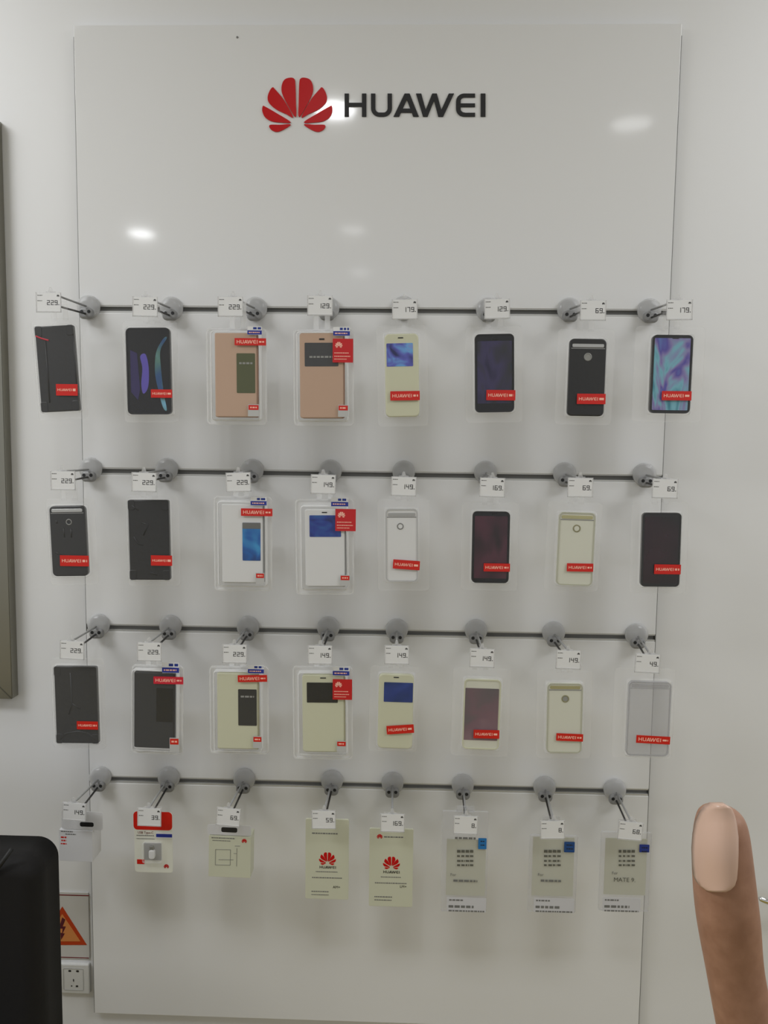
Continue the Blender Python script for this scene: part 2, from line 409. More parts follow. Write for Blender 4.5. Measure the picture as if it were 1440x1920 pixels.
def tab(bm, x, z0, z1, y0, y1, half=0.016):
    """hanging tab: two posts and a bridge, open round the prong"""
    box(bm, x-half, x-0.006, y0, y1, z0, z1); box(bm, x+0.006, x+half, y0, y1, z0, z1)
    box(bm, x-half, x+half, y0, y1, z1, z1+0.008)

def sticker(p, t, rect, m, tilt=0.0, word=None, name='sticker', marks=True, y=None, fg=PALE, wf=0.72):
    cx, cz, w_, h_ = p.rect(*rect)
    y = y if y is not None else -p.face-0.0036
    bm = bmesh.new(); slab(bm, w_, h_, 0, 0.0003, 0.0006)
    s = new(name, bm, m, t); s.location = (cx, y, cz); s.rotation_euler = (0, math.radians(tilt)-p.roll, 0)
    if word == 'HUAWEI':
        wordmark(s, -w_*(1-wf)/2+w_*0.04, 0, w_*wf*0.92, -0.0002, fg, 0.0001)
        if marks: lines(s, [(w_*(wf-0.44), w_*0.44, 0, h_*0.22)], -0.0002, fg)
    return s, w_, h_

def build_pack(r, c, name, label, quad, pack, kind, bubble_margin=0.006, milky=False, thick=0.009, **kw):
    p = Pack(quad); tip = TIPS[r, c]
    t = thing(name, label, 'phone case', (p.c.x, PY, p.c.z), p.roll, 'packed cases on the %s rail' % ROWN[r])
    m = BLISW if milky else BLIS
    # blister tray
    if pack: fx, fz, fw, fh = p.rect(*pack)
    else: fx, fz, fw, fh = 0, 0, p.w+0.022, p.h+0.030
    if milky: bw, bh = min(p.w+0.016, fw-0.010), min(p.h+0.014, fh-0.012); bx, bz = fx*0.5, fz*0.5
    else: bw, bh, bx, bz = p.w+bubble_margin, p.h+bubble_margin, 0, 0
    bw = min(bw, 2*min(fx+fw/2-bx, bx-(fx-fw/2))-0.003); bh = min(bh, 2*min(fz+fh/2-bz, bz-(fz-fh/2))-0.003)
    bm = bmesh.new()
    out = rr(fw, fh, 0.008, 6, fx, fz); inn = rr(bw, bh, 0.007, 6, bx, bz)
    ringplate(bm, out, inn, -0.0012, 0.0)
    f = lambda i, y: [(x, y, z) for x, z in rr(bw-2*i, bh-2*i, 0.007-i, 6, bx, bz)]
    loft(bm, [f(0, -0.0012), f(0.0006, -p.face-0.0005), f(0.0022, -p.face-0.0026)], cap0=False, cap1=False)
    # hanging tab up to the prong, in the pack's own frame
    d = tip-Vector((p.c.x, PY, p.c.z)); a = p.roll
    lx, lz = d.x*math.cos(a)-d.z*math.sin(a), d.x*math.sin(a)+d.z*math.cos(a)
    zt = fz+fh/2
    if lz+0.004 > zt-0.004: tab(bm, lx, min(zt-0.004, lz-0.006), lz+0.003, -0.0012, 0.0)
    else: tab(bm, lx, zt-0.006, zt+0.004, -0.0012, 0)
    bl = new('blister', bm, m, t)
    bm = bmesh.new(); bm.faces.new([bm.verts.new((x, -p.face-0.0028, z)) for x, z in rr(bw-0.004, bh-0.004, 0.005, 6, bx, bz)]); new('clear_front', bm, FRONT, bl)
    if milky:
        bm = bmesh.new(); ringplate(bm, rr(fw, fh, 0.008, 6, fx, fz), rr(fw-0.006, fh-0.006, 0.006, 6, fx, fz), -0.004, -0.0013)
        new('rim', bm, m, bl)
    # the case
    body, edge, screen = kw.get('body', BLACK), kw.get('edge'), kw.get('screen')
    cr = kw.get('corner', 0.009)
    bm = bmesh.new(); slab(bm, p.w, p.h, -p.face, -p.face+thick, cr, 0.002)
    case = new('phone_case', bm, body, t)
    Yf = -p.face
    if edge:   # folded cover over a darker body
        bm = bmesh.new(); slab(bm, p.w, p.h-0.001, Yf+0.0012, Yf+thick, cr, 0.001, 0.0022, -0.0010); new('case_body', bm, edge, case)
    if kw.get('bezel'):
        bm = bmesh.new(); ringplate(bm, rr(p.w, p.h, cr), rr(p.w-0.005, p.h-0.005, max(cr-0.0025, 0.001)), Yf-0.0010, Yf+0.001); new('rim_frame', bm, kw['bezel'], case)
    if screen:
        sx, sz, sw, sh = p.rect(*kw['screen_rect']) if kw.get('screen_rect') else (0, kw.get('sdz', 0), p.w-0.009, p.h-kw.get('sdh', 0.022))
        bm = bmesh.new(); slab(bm, sw, sh, Yf-0.0004, Yf+0.0004, 0.0015, 0, sx, sz)
        so = new('screen' if not kw.get('window') else 'window', bm, screen, case)
        if kw.get('clock'):
            lines(so, [(sx-sw*0.36, sx+sw*0.36, sz+sh*kw['clock'], 0.0035)], Yf-0.0006, GREYD, 'clock_display')
    if kw.get('topfill'):
        sx, sz, sw, sh = p.rect(*kw['topfill']); bm = bmesh.new(); slab(bm, sw, sh, Yf-0.0006, Yf+0.0004, 0.001, 0, sx, sz); new('window_shade', bm, GREYINK, case)
    if kw.get('slot'):
        sx, sz, sw, sh = p.rect(*kw['slot']); bm = bmesh.new(); slab(bm, sw, max(sh, 0.002), Yf-0.0006, Yf+0.0004, 0.0008, 0, sx, sz); new('speaker_slot', bm, INK, case)
    if kw.get('band'):
        bm = bmesh.new(); z = p.h/2-kw.get('bandz', 0.013)
        slab(bm, p.w-0.010, 0.0065, Yf-0.0008, Yf+0.0004, 0.002, 0.0004, 0, z); new('top_band', bm, kw['band'], case)
        bm = bmesh.new(); slab(bm, p.w-0.006, 0.0016, Yf-0.0005, Yf+0.0004, 0.0006, 0, 0, z-0.0052); new('band_seam', bm, kw.get('seam', WHITES), case)
    if kw.get('dot'):
        dx, dz = p.loc(*kw['dot']); rd = kw.get('dotr', 0.0075)
        bm = bmesh.new(); lathe_y(bm, [(rd, Yf+0.0004), (rd, Yf-0.0006), (rd*0.85, Yf-0.0012), (rd*0.75, Yf-0.0009), (rd*0.72, Yf-0.0002)], dx, dz, 20)
        ring = new('sensor_ring', bm, kw.get('dotm', GREYD), case)
        if kw.get('doti'):
            bm = bmesh.new(); lathe_y(bm, [(rd*0.70, Yf+0.0004), (rd*0.68, Yf-0.0004)], dx, dz, 18); new('sensor_face', bm, kw['doti'], ring)
    if kw.get('ribs'):
        bm = bmesh.new()
        for q in kw['ribs']:
            pts = [Vector((*[p.loc(*v)[k] for k in (0,)], Yf-0.0002, p.loc(*v)[1])) for v in q]
            tube(bm, pts, 0.0014, 6)
        new('raised_rib', bm, kw.get('ribm', body), case, True)
    if kw.get('bumpers'):
        bm = bmesh.new()
        for sx in (-1, 1):
            for sz in (-1, 1):
                slab(bm, 0.014, 0.020, Yf-0.0010, Yf+thick-0.0005, 0.004, 0.001, sx*(p.w/2-0.0069), sz*(p.h/2-0.0099))
        new('corner_bumper', bm, body, case)
    if kw.get('streak'):
        q = kw['streak']; bm = bmesh.new(); tube(bm, [(p.loc(*v)[0], Yf-0.0006, p.loc(*v)[1]) for v in q[0]], q[1], 6); new(q[3], bm, q[2], case)
    # stickers
    if kw.get('red'):
        sticker(p, t, kw['red'], RED, kw.get('redtilt', 0), 'HUAWEI', 'red_sticker')
    if kw.get('flag'):
        s, w_, h_ = sticker(p, t, kw['flag'], kw.get('flagm', RED), kw.get('flagtilt', 0), 'HUAWEI', 'red_banner', y=-p.face-0.0042)
    if kw.get('square'):
        s, w_, h_ = sticker(p, t, kw['square'], mat('square_red', (196, 30, 34), 0.35), 0, None, 'red_square_sticker', y=-p.face-0.0042)
        emblem(s, -w_*0.2, h_*0.24, w_*0.36, -0.0002, PALE, 0.0001)
        lines(s, [(-w_*.42, w_*.3, -h_*0.10, 0.0016), (-w_*.42, w_*.36, -h_*0.24, 0.0016), (-w_*.42, w_*.2, -h_*0.36, 0.0014)], -0.0002, PALE)
    if kw.get('blue'):
        q = kw['blue']; s, w_, h_ = sticker(p, t, q, WHITEP, 0, None, 'quality_sticker', y=-p.face-0.0038)
        bm = bmesh.new(); slab(bm, w_, h_*0.5, -0.0002, 0.0, 0.0004, 0, 0, -h_*0.22); new('blue_strip', bm, BLUEL, s)
        lines(s, [(-w_*0.1, w_*0.45, h_*0.28, h_*0.26)], -0.0002, NAVYL)
        lines(s, [(-w_*0.4, w_*0.35, -h_*0.22, h_*0.14)], -0.00035, PALE, 'strip_lines')
    if kw.get('seal'):
        x0, y0, x1, y1 = kw['seal']; s, w_, h_ = sticker(p, t, (x0-1, y0-1, x1+1, y1+(y1-y0)*1.2), mat('seal_paper', (186, 186, 184), 0.5), 0, None, 'seal_sticker', y=-p.face-0.0038)
        bm = bmesh.new(); slab(bm, w_*0.9, h_*0.40, -0.0002, 0.0, 0.0004, 0, 0, h_*0.24); new('red_block', bm, RED, s)
        lines(s, [(-w_*0.3, w_*0.3, h_*0.24, h_*0.12)], -0.0003, PALE, 'block_lines')
    return t, p, case

violet = picture('violet_blue_print', [(0.30, (40, 44, 96)), (0.45, (96, 100, 190)), (0.55, (110, 170, 225)), (0.68, (150, 130, 205))], (22, 22, 22), 1.2, seed=1.2)
indigo = picture('indigo_print', [(0.30, (40, 36, 66)), (0.50, (62, 56, 92)), (0.66, (48, 48, 52)), (0.8, (34, 60, 84))], (20, 20, 12), 1.0, 0.12, seed=3.1)
teal = picture('teal_violet_print', [(0.30, (60, 130, 150)), (0.42, (120, 180, 196)), (0.50, (136, 128, 176)), (0.58, (84, 72, 160)), (0.72, (104, 150, 206))], (24, 24, 9), 1.4, 0.12, seed=5.4)
blue = picture('blue_print', [(0.3, (26, 40, 90)), (0.5, (24, 96, 172)), (0.68, (60, 150, 206))], (20, 20, 18), 1.2, 0.2, seed=2.0)
navy = picture('navy_print', [(0.3, (24, 34, 84)), (0.5, (36, 60, 146)), (0.68, (44, 92, 160))], (30, 30, 30), 1.0, 0.2, seed=4.0)
royal = picture('royal_blue_print', [(0.3, (14, 48, 96)), (0.55, (34, 58, 128)), (0.7, (46, 72, 150))], (20, 20, 20), 0.8, 0.25, seed=6.0)
mauve = picture('mauve_print', [(0.3, (96, 96, 98)), (0.5, (124, 96, 106)), (0.7, (140, 112, 122))], (14, 14, 14), 0.6, 0.25, seed=8.0)
plum = picture('plum_film', [(0.35, (46, 34, 38)), (0.5, (84, 48, 60)), (0.66, (72, 40, 52))], (10, 10, 8), 0.6, 0.18, seed=2.7)
deepplum = picture('deep_plum_film', [(0.35, (18, 17, 18)), (0.5, (34, 14, 22)), (0.66, (46, 20, 30))], (10, 10, 10), 0.6, 0.2, seed=9.0)
olive = mat('olive_glass', (88, 92, 60), 0.15)
smoke = mat('smoke_glass', (70, 70, 70), 0.15)
blackw = mat('black_window', (34, 34, 34), 0.15)

B = 'blister-packed '
build_pack(0, 0, 'phone_case_pack', B+'black phone case with a red corner streak, next to the metal picture frame', [(64, 612), (137, 609), (149, 771), (78, 772)], None, 'back',
           body=RUBBER, bumpers=True, red=(105, 720, 146, 742), streak=([(66, 630), (76, 634), (90, 638)], 0.0016, mat('red_streak', (206, 30, 62), 0.3), 'red_mark'),
           ribs=[[(137, 632), (140, 680), (144, 742)], [(84, 640), (92, 755)]])
t, p, case = build_pack(0, 1, 'phone_case_pack', B+'black phone case with purple and teal curved screen edges', [(235.5, 614), (318, 615), (322, 777), (240, 777)], None, 'front',
                        body=BLACKG, bezel=BLACK, red=(283, 730, 323, 746))
def sliver(p, case, pts, m, name):
    bm = bmesh.new(); poly(bm, [p.loc(*v) for v in pts], -p.face-0.0005, -p.face+0.0004); return new(name, bm, m, case)
sliver(p, case, [(243, 656), (256, 662), (262, 730), (258, 750), (245, 735)], mat('deep_purple', (52, 44, 92), 0.2), 'purple_screen_patch')
sliver(p, case, catmull([(262, 668), (272, 664), (278, 690), (277, 725), (268, 738), (264, 720), (266, 690)]), mat('bright_purple', (98, 86, 178), 0.2), 'violet_screen_curve')
sliver(p, case, catmull([(306, 634), (312, 634), (300, 656), (301, 690), (306, 735), (312, 768), (305, 764), (297, 735), (290, 700), (292, 660)]),
       picture('teal_edge_print', [(0.35, (50, 84, 130)), (0.5, (90, 130, 120)), (0.65, (130, 190, 225))], (14, 14, 14), 0.8, 0.15, 1.1), 'teal_screen_curve')
build_pack(0, 2, 'phone_case_pack', B+'tan flip case with a narrow olive side window and red banner', [(403, 625), (480, 623), (483, 782), (403, 782)], (384, 614, 498, 797), 'flip', milky=True,
           body=TAN, edge=TANS, corner=0.003, screen=olive, window=True, screen_rect=(443, 662, 478, 737), clock=0.25, flag=(440, 634, 499, 648), blue=(464, 612, 491, 628), seal=(466, 759, 485, 769))
build_pack(0, 3, 'phone_case_pack', B+'tan flip case with a wide top window and square red sticker', [(562, 625), (643, 623), (645, 784), (562, 784)], (549, 616, 662, 799), 'flip', milky=True,
           body=TAN, edge=TANS, corner=0.005, screen=smoke, window=True, screen_rect=(571, 642, 634, 687), clock=-0.1, slot=(598, 634, 608, 637), square=(624, 635, 662, 680), blue=(625, 613, 656, 630), seal=(635, 760, 652, 770))
build_pack(0, 4, 'phone_case_pack', B+'cream case with a wide violet-blue window, in the top row', [(721, 627), (784, 624), (787, 781), (723, 782)], (708, 608, 801, 800), 'flip',
           body=CREAM, screen=violet, window=True, screen_rect=(725, 643, 774, 687), slot=(746, 632, 756, 634), red=(732, 733, 787, 751), redtilt=-1.5)
build_pack(0, 5, 'phone_case_pack', B+'black-rimmed phone case showing a dark indigo screen', [(890.5, 627), (963.5, 625.5), (964.5, 773), (890.5, 773)], (876, 610, 979, 793), 'front',
           body=BLACKG, bezel=BLACK, screen=indigo, sdz=0.002, sdh=0.030, slot=(924, 634, 934, 637), red=(912, 731, 966, 751))
build_pack(0, 6, 'phone_case_pack', B+'black back case with silver top band and grey sensor dot, in the top row', [(1069, 636), (1138, 634), (1132, 780), (1063, 780)], (1049, 615, 1150, 797), 'back',
           body=RUBBER, band=SILVER, dot=(1103, 669), dotm=GREYD, doti=GREYD, red=(1082, 738, 1135, 758))
build_pack(0, 7, 'phone_case_pack', B+'phone case with a bright teal and violet screen', [(1224, 628), (1300, 628), (1293, 776), (1217, 774)], (1196, 610, 1320, 792), 'front',
           body=BLACKG, bezel=BLACK, corner=0.009, screen=teal, sdh=0.012, slot=(1262, 633, 1274, 635), red=(1241, 733, 1296, 751))
build_pack(1, 0, 'phone_case_pack', B+'black back case with silver top band and camera cluster, second row', [(92, 948), (158, 949), (166, 1080), (98, 1081)], (82, 935, 178, 1100), 'back',
           body=BLACK, band=SILVER, bandz=0.009, dot=(128, 979), dotr=0.006, doti=BLACKG, red=(112.5, 1041, 167, 1062), ribs=[[(104, 976), (106, 982)], [(118, 990), (120, 1008)], [(132, 992), (133, 1008)], [(102, 1036), (114, 1041)]])
build_pack(1, 1, 'phone_case_pack', B+'glossy rugged black case with raised corners', [(239, 938), (316, 937), (319, 1087), (244, 1088)], (232, 930, 334, 1102), 'back',
           body=RUBBER, bumpers=True, red=(283, 1041, 323, 1061), ribs=[[(246, 948), (259, 957)], [(264, 980), (277, 984), (268, 1004)], [(250, 1006), (258, 1020), (268, 1022)], [(281, 1074), (294, 1078)]])
build_pack(1, 2, 'phone_case_pack', B+'white flip case with a narrow blue side window', [(416, 945), (492, 945), (494, 1093), (416, 1093)], (398, 931, 508, 1111), 'flip', milky=True,
           body=WHITEC, edge=WHITES, corner=0.003, screen=blue, window=True, screen_rect=(454, 980, 488, 1052), topfill=(454, 980, 488, 992), flag=(452, 953, 511, 968), blue=(470, 932, 500, 948), seal=(480.5, 1075, 495, 1084))
build_pack(1, 3, 'phone_case_pack', B+'white flip case with a wide dark blue top window', [(572, 955), (645, 954), (648, 1100), (572, 1100)], (553, 936, 662, 1118), 'flip', milky=True,
           body=WHITEC, edge=WHITES, corner=0.005, screen=navy, window=True, screen_rect=(580, 966, 639, 1007.5), slot=(603, 960, 613, 962), square=(629, 954, 667, 996), blue=(621, 933, 653, 950), seal=(639, 1079, 655, 1088))
build_pack(1, 4, 'phone_case_pack', B+'pearl white back case with grey top band and ring', [(723, 954), (783, 954), (784, 1091), (723, 1090)], (709, 936, 804, 1111), 'back',
           body=WHITEC, bezel=mat('pearl_edge', (190, 190, 190), 0.3), band=mat('pearl_band', (176, 176, 174), 0.3, 0.3), bandz=0.011, dot=(750.5, 987), dotr=0.0065, doti=WHITEC, dotm=mat('ring_grey', (130, 130, 128), 0.35), red=(737, 1050, 787, 1068), redtilt=3)
build_pack(1, 5, 'phone_case_pack', B+'black case with maroon sheen hanging between two pale back cases', [(886, 959), (957, 959), (953, 1093), (884, 1093)], (868, 943, 971, 1111), 'front',
           body=BLACKG, bezel=BLACK, screen=plum, sdh=0.018, slot=(922, 963, 932, 965), red=(907, 1056, 956, 1072))
build_pack(1, 6, 'phone_case_pack', B+'cream back case with pale gold top band and gold ring', [(1049, 961), (1117, 961), (1110, 1098), (1042, 1097)], (1029, 942, 1126, 1112), 'back',
           body=mat('cream_plastic', (218, 218, 204), 0.35), bezel=mat('cream_rim', (186, 186, 168), 0.35), band=GOLD, bandz=0.009, dot=(1082, 991), dotm=mat('ring_gold', (146, 142, 108), 0.35), doti=mat('cream_plastic', (218, 218, 204)), red=(1063, 1056, 1112, 1072))
build_pack(1, 7, 'phone_case_pack', B+'dark maroon phone case hanging at the outer end of the second row', [(1204, 962), (1279, 961), (1272, 1100), (1202, 1100)], (1190, 942, 1290, 1116), 'front',
           body=BLACKG, bezel=BLACK, corner=0.008, screen=deepplum, sdh=0.014, slot=(1240, 969, 1249, 971), red=(1227, 1058, 1276, 1077))
build_pack(2, 0, 'phone_case_pack', B+'ribbed black back case at the frame end of the third row', [(100.5, 1250), (180.5, 1250), (185, 1394), (106, 1394)], None, 'back',
           body=RUBBER, bumpers=True, red=(144, 1352, 184, 1368), ribs=[[(131, 1262), (134, 1320), (128, 1340)], [(134, 1320), (150, 1330)], [(112, 1388), (122, 1376), (145, 1372), (165, 1376), (178, 1388)]])
build_pack(2, 1, 'phone_case_pack', B+'black flip case with a black side window and pink-red banner', [(251, 1261), (326, 1261), (325, 1403), (251, 1402)], (242, 1250, 341, 1419), 'flip', milky=True,
           body=mat('black_leather', (48, 48, 48), 0.45), edge=BLACK, corner=0.003, screen=mat('deep_black_window', (20, 20, 20), 0.12), window=True, screen_rect=(292, 1291, 324, 1355), flag=(288, 1268, 344, 1283), flagm=CRED, blue=(304, 1242, 336, 1262), seal=(319, 1384, 335, 1396))
build_pack(2, 2, 'phone_case_pack', B+'cream flip case with a narrow black side window', [(407, 1263), (482, 1262), (484, 1404), (407, 1405)], (390, 1252, 502, 1419), 'flip', milky=True,
           body=CREAM, edge=CREAMS, corner=0.003, screen=mat('charcoal_window', (48, 48, 48), 0.15), window=True, screen_rect=(446, 1293, 481, 1362), clock=0.30, flag=(446, 1265, 501, 1279), flagtilt=-2, blue=(465, 1247, 495, 1263), seal=(475.5, 1381, 490, 1391))
build_pack(2, 3, 'phone_case_pack', B+'cream flip case with a wide black top window', [(567, 1266), (644, 1265), (646, 1410), (567, 1410)], (548, 1252, 660, 1429), 'flip', milky=True,
           body=CREAM, edge=CREAMS, corner=0.005, screen=blackw, window=True, screen_rect=(575, 1280, 633, 1319), slot=(600, 1271, 611, 1273), square=(624, 1273, 660, 1312), blue=(624, 1250, 655, 1267), seal=(632.5, 1390, 648, 1399))
build_pack(2, 4, 'phone_case_pack', B+'cream case with a wide royal blue window and tilted red sticker', [(711, 1266), (776, 1263), (773, 1402), (707, 1405)], (693, 1252, 783, 1416), 'flip',
           body=CREAM, screen=royal, window=True, screen_rect=(720, 1280, 774, 1318), slot=(738, 1270, 748, 1272), red=(725, 1359, 776, 1376), redtilt=-5)
build_pack(2, 5, 'phone_case_pack', B+'cream-framed phone case with a greyish mauve screen', [(872, 1274), (939, 1274), (936, 1405), (865, 1404)], (850, 1255, 955, 1424), 'front',
           body=mat('cream_plastic', (218, 218, 204)), bezel=CREAM, screen=mauve, screen_rect=(872, 1291, 933, 1390), red=(888, 1368, 936, 1385))
build_pack(2, 6, 'phone_case_pack', B+'cream back case with a solid grey dot, beside the clear case', [(1027, 1281), (1093, 1282), (1090, 1412), (1024, 1411)], (1011, 1260, 1110, 1428), 'back',
           body=mat('cream_plastic', (218, 218, 204)), bezel=mat('cream_rim', (186, 186, 168)), band=GOLD, bandz=0.008, dot=(1060.5, 1311), doti=GREYD, dotm=mat('ring_gold', (146, 142, 108)), red=(1043, 1375, 1093, 1390), redtilt=1)
build_pack(2, 7, 'phone_case_pack', B+'clear see-through grey phone case with a tilted red sticker', [(1179, 1278), (1260, 1279), (1252, 1420), (1174, 1415)], (1157, 1256, 1264, 1428), 'back',
           body=CLEARC, bezel=CLEARC, band=CLEARC, bandz=0.008, seam=CLEARC, red=(1193, 1379, 1256, 1395), redtilt=2)

# ------------------------------------------------------------------ bottom row
def hung(r, c, name, label, cat, rect, roll=0.0, depth=0.004, m=CREAMP, rad=0.002, body='card', tabm=None, slot=None, front=None):
    """a card or carton hung on its hook; rect is its front face in the photograph"""
    Yf = PY if front is None else front
    x0, y0, x1, y1 = rect; a, b = at(x0, y0, Yf), at(x1, y1, Yf)
    cx, cz, w_, h_ = (a.x+b.x)/2, (a.z+b.z)/2, b.x-a.x, a.z-b.z
    t = thing(name, label, cat, (cx, Yf, cz), math.radians(roll), 'goods on the bottom rail')
    bm = bmesh.new(); slab(bm, w_, h_, 0, depth, rad, 0.0004)
    o = new(body, bm, m, t)
    def L(px, py):
        q = at(px, py, Yf); return q.x-cx, q.z-cz
    tip = TIPS[r, c]
    if tabm:
        bm = bmesh.new(); tab(bm, tip.x-cx, h_/2-0.002, max(tip.z-cz+0.003, h_/2+0.003), depth*0.5-0.0004, depth*0.5+0.0004, 0.018); new('hang_tab', bm, tabm, t)
    return t, o, L, w_, h_

def rectpart(name, parent, L, rect, m, y, rad=0.0006, th=0.0003):
    (ax, az), (bx, bz) = L(rect[0], rect[1]), L(rect[2], rect[3])
    bm = bmesh.new(); slab(bm, bx-ax, az-bz, y, y+th, rad, 0, (ax+bx)/2, (az+bz)/2); return new(name, bm, m, parent)
def rowlines(parent, L, rows, y, m=GREYINK, name='text_lines'):
    out = []
    for x0, x1, yy, hpx in rows:
        (ax, az), (bx, _) = L(x0, yy), L(x1, yy); out.append((ax, bx, az, hpx*0.00104))
    return lines(parent, out, y, m, name)
WBOX = mat('white_carton', (214, 214, 216), 0.45)
def carton_tab(t, L, rect, slot, y):
    """upright flap of a carton with its slot for the prong"""
    f = rectpart('hang_flap', t, L, rect, WBOX, y, 0.004, 0.0006)
    rectpart('slot', f, L, slot, INK, y-0.0002, 0.0035, 0.0002)

t, o, L, w_, h_ = hung(3, 0, 'carton', 'white carton with red marks hanging above the warning sign', 'box', (110, 1556, 174, 1616), 1, 0.045, WBOX, 0.001, 'box_body', front=-0.13)
carton_tab(t, L, (114, 1520, 192, 1556), (149, 1541, 175, 1550), 0.0)
rowlines(o, L, [(114, 136, 1559, 2), (122, 142, 1564, 2)], -0.0003)
rowlines(o, L, [(114, 125, 1570, 3), (115, 124, 1576, 3), (114, 125, 1582, 2.5)], -0.0003, RED, 'red_marks')
t, o, L, w_, h_ = hung(3, 1, 'adapter_card', 'small white adapter card with a rounded red top', 'adapter card', (251, 1522, 324, 1637), 0, 0.0012, mat('white_print_card', (222, 222, 210), 0.4), 0.006, tabm=BLIS)
rectpart('red_top', o, L, (250, 1521, 323, 1557), RED, -0.0004, 0.008)
rowlines(o, L, [(256, 289, 1566, 1.6), (256, 290, 1572, 1.2)], -0.0004)
tx = L(273, 1561); text('USB Type-C', 0.0072, mat('brown_ink', (120, 50, 44), 0.5), o, tx[0], -0.0004, tx[1], 'lettering', 'CENTER', 0.9)
s = rectpart('quality_sticker', o, L, (293, 1560, 323, 1572), WHITEP, -0.0007); rectpart('blue_strip', s, L, (293, 1563, 323, 1570), BLUEL, -0.0009, th=0.0002)
wn = rectpart('product_window', o, L, (270, 1580, 303, 1613), mat('window_grey', (150, 150, 148), 0.3), -0.0006, 0.002)
bm = bmesh.new(); q = L(286, 1600); slab(bm, 0.0125, 0.019, -0.0075, -0.0004, 0.005, 0.002, q[0], q[1]); ad = new('usb_adapter', bm, WHITEC, t)
bm = bmesh.new(); q = L(285.5, 1589); slab(bm, 0.0085, 0.009, -0.005, -0.0006, 0.002, 0.001, q[0], q[1]); new('plug_tip', bm, mat('plug_steel', (150, 150, 140), 0.3, 0.8), ad)
bm = bmesh.new(); (ax, az), (bx, bz) = L(268, 1577), L(305, 1616); slab(bm, bx-ax, az-bz, -0.0095, -0.0003, 0.004, 0.003, (ax+bx)/2, (az+bz)/2); new('bubble', bm, BLIS, t)
rectpart('red_seal', o, L, (257, 1611, 271, 1620), RED, -0.0005); q = L(312, 1624); emblem(o, q[0], q[1], 0.011, -0.0004)
t, o, L, w_, h_ = hung(3, 2, 'charger_carton', 'pale charger carton with a white flap and faint plug drawing', 'box', (391, 1567, 470, 1646), 1, 0.035, CREAMP, 0.001, 'box_body', front=-0.138)
carton_tab(t, L, (388, 1546, 470, 1567), (414, 1551, 444, 1561), 0.0)
rowlines(o, L, [(396, 440, 1571, 2), (398, 432, 1576, 1.4)], -0.0003)
q = L(457.5, 1576); emblem(o, q[0], q[1], 0.011, -0.0004)
bm = bmesh.new()
for a, b in (((404, 1593), (404, 1622)), ((404, 1593), (432, 1593)), ((432, 1593), (432, 1622)), ((404, 1622), (432, 1622)), ((410, 1612), (438, 1612)), ((444, 1590), (444, 1624)), ((440, 1586), (450, 1586)), ((438, 1600), (444, 1600))):
    tube(bm, [(L(*a)[0], -0.0002, L(*a)[1]), (L(*b)[0], -0.0002, L(*b)[1])], 0.0004, 6)
new('plug_drawing', bm, GREYINK, o)
for c, name, label, rect, eq, wq, lab, lines_, small in (
        (3, 'film_card', 'cream film card with one large red emblem', (573, 1535, 653, 1687), (614, 1610, 33), (614.5, 1626), ('AM+', 631, 1663.5),
         [(585, 633, 1562, 2.5), (592, 633, 1634, 1.6), (585, 641, 1645, 2), (584, 616, 1671, 2), (584, 616, 1677, 1.6)], None),
        (4, 'film_card', 'cream film card with a large and a small red emblem', (693, 1553, 773, 1701), (734, 1618, 33), (734, 1635), ('LM+', 756, 1662.5),
         [(720, 756, 1569, 2.5), (714, 752, 1644, 1.6), (703, 762, 1655, 2), (702, 735, 1681, 2.2), (702, 734, 1687, 2)], (712, 1568))):
    t, o, L, w_, h_ = hung(3, c, name, label, 'packaging card', rect, 0, 0.004, CREAMP, 0.003, tabm=BLIS)
    q = L(eq[0], eq[1]); emblem(o, q[0], q[1], eq[2]*0.00104, -0.0003)
    q = L(*wq); wordmark(o, q[0], q[1], 0.033, -0.0003)
    rowlines(o, L, lines_, -0.0003)
    q = L(lab[1], lab[2]); text(lab[0], 0.0075, INK, o, q[0], -0.0003, q[1], 'model_mark')
    if small: q = L(*small); emblem(o, q[0], q[1], 0.012, -0.0003, name='small_emblem')
POUCH = clear('clear_pouch', 0.16, (205, 205, 208), 0.1)
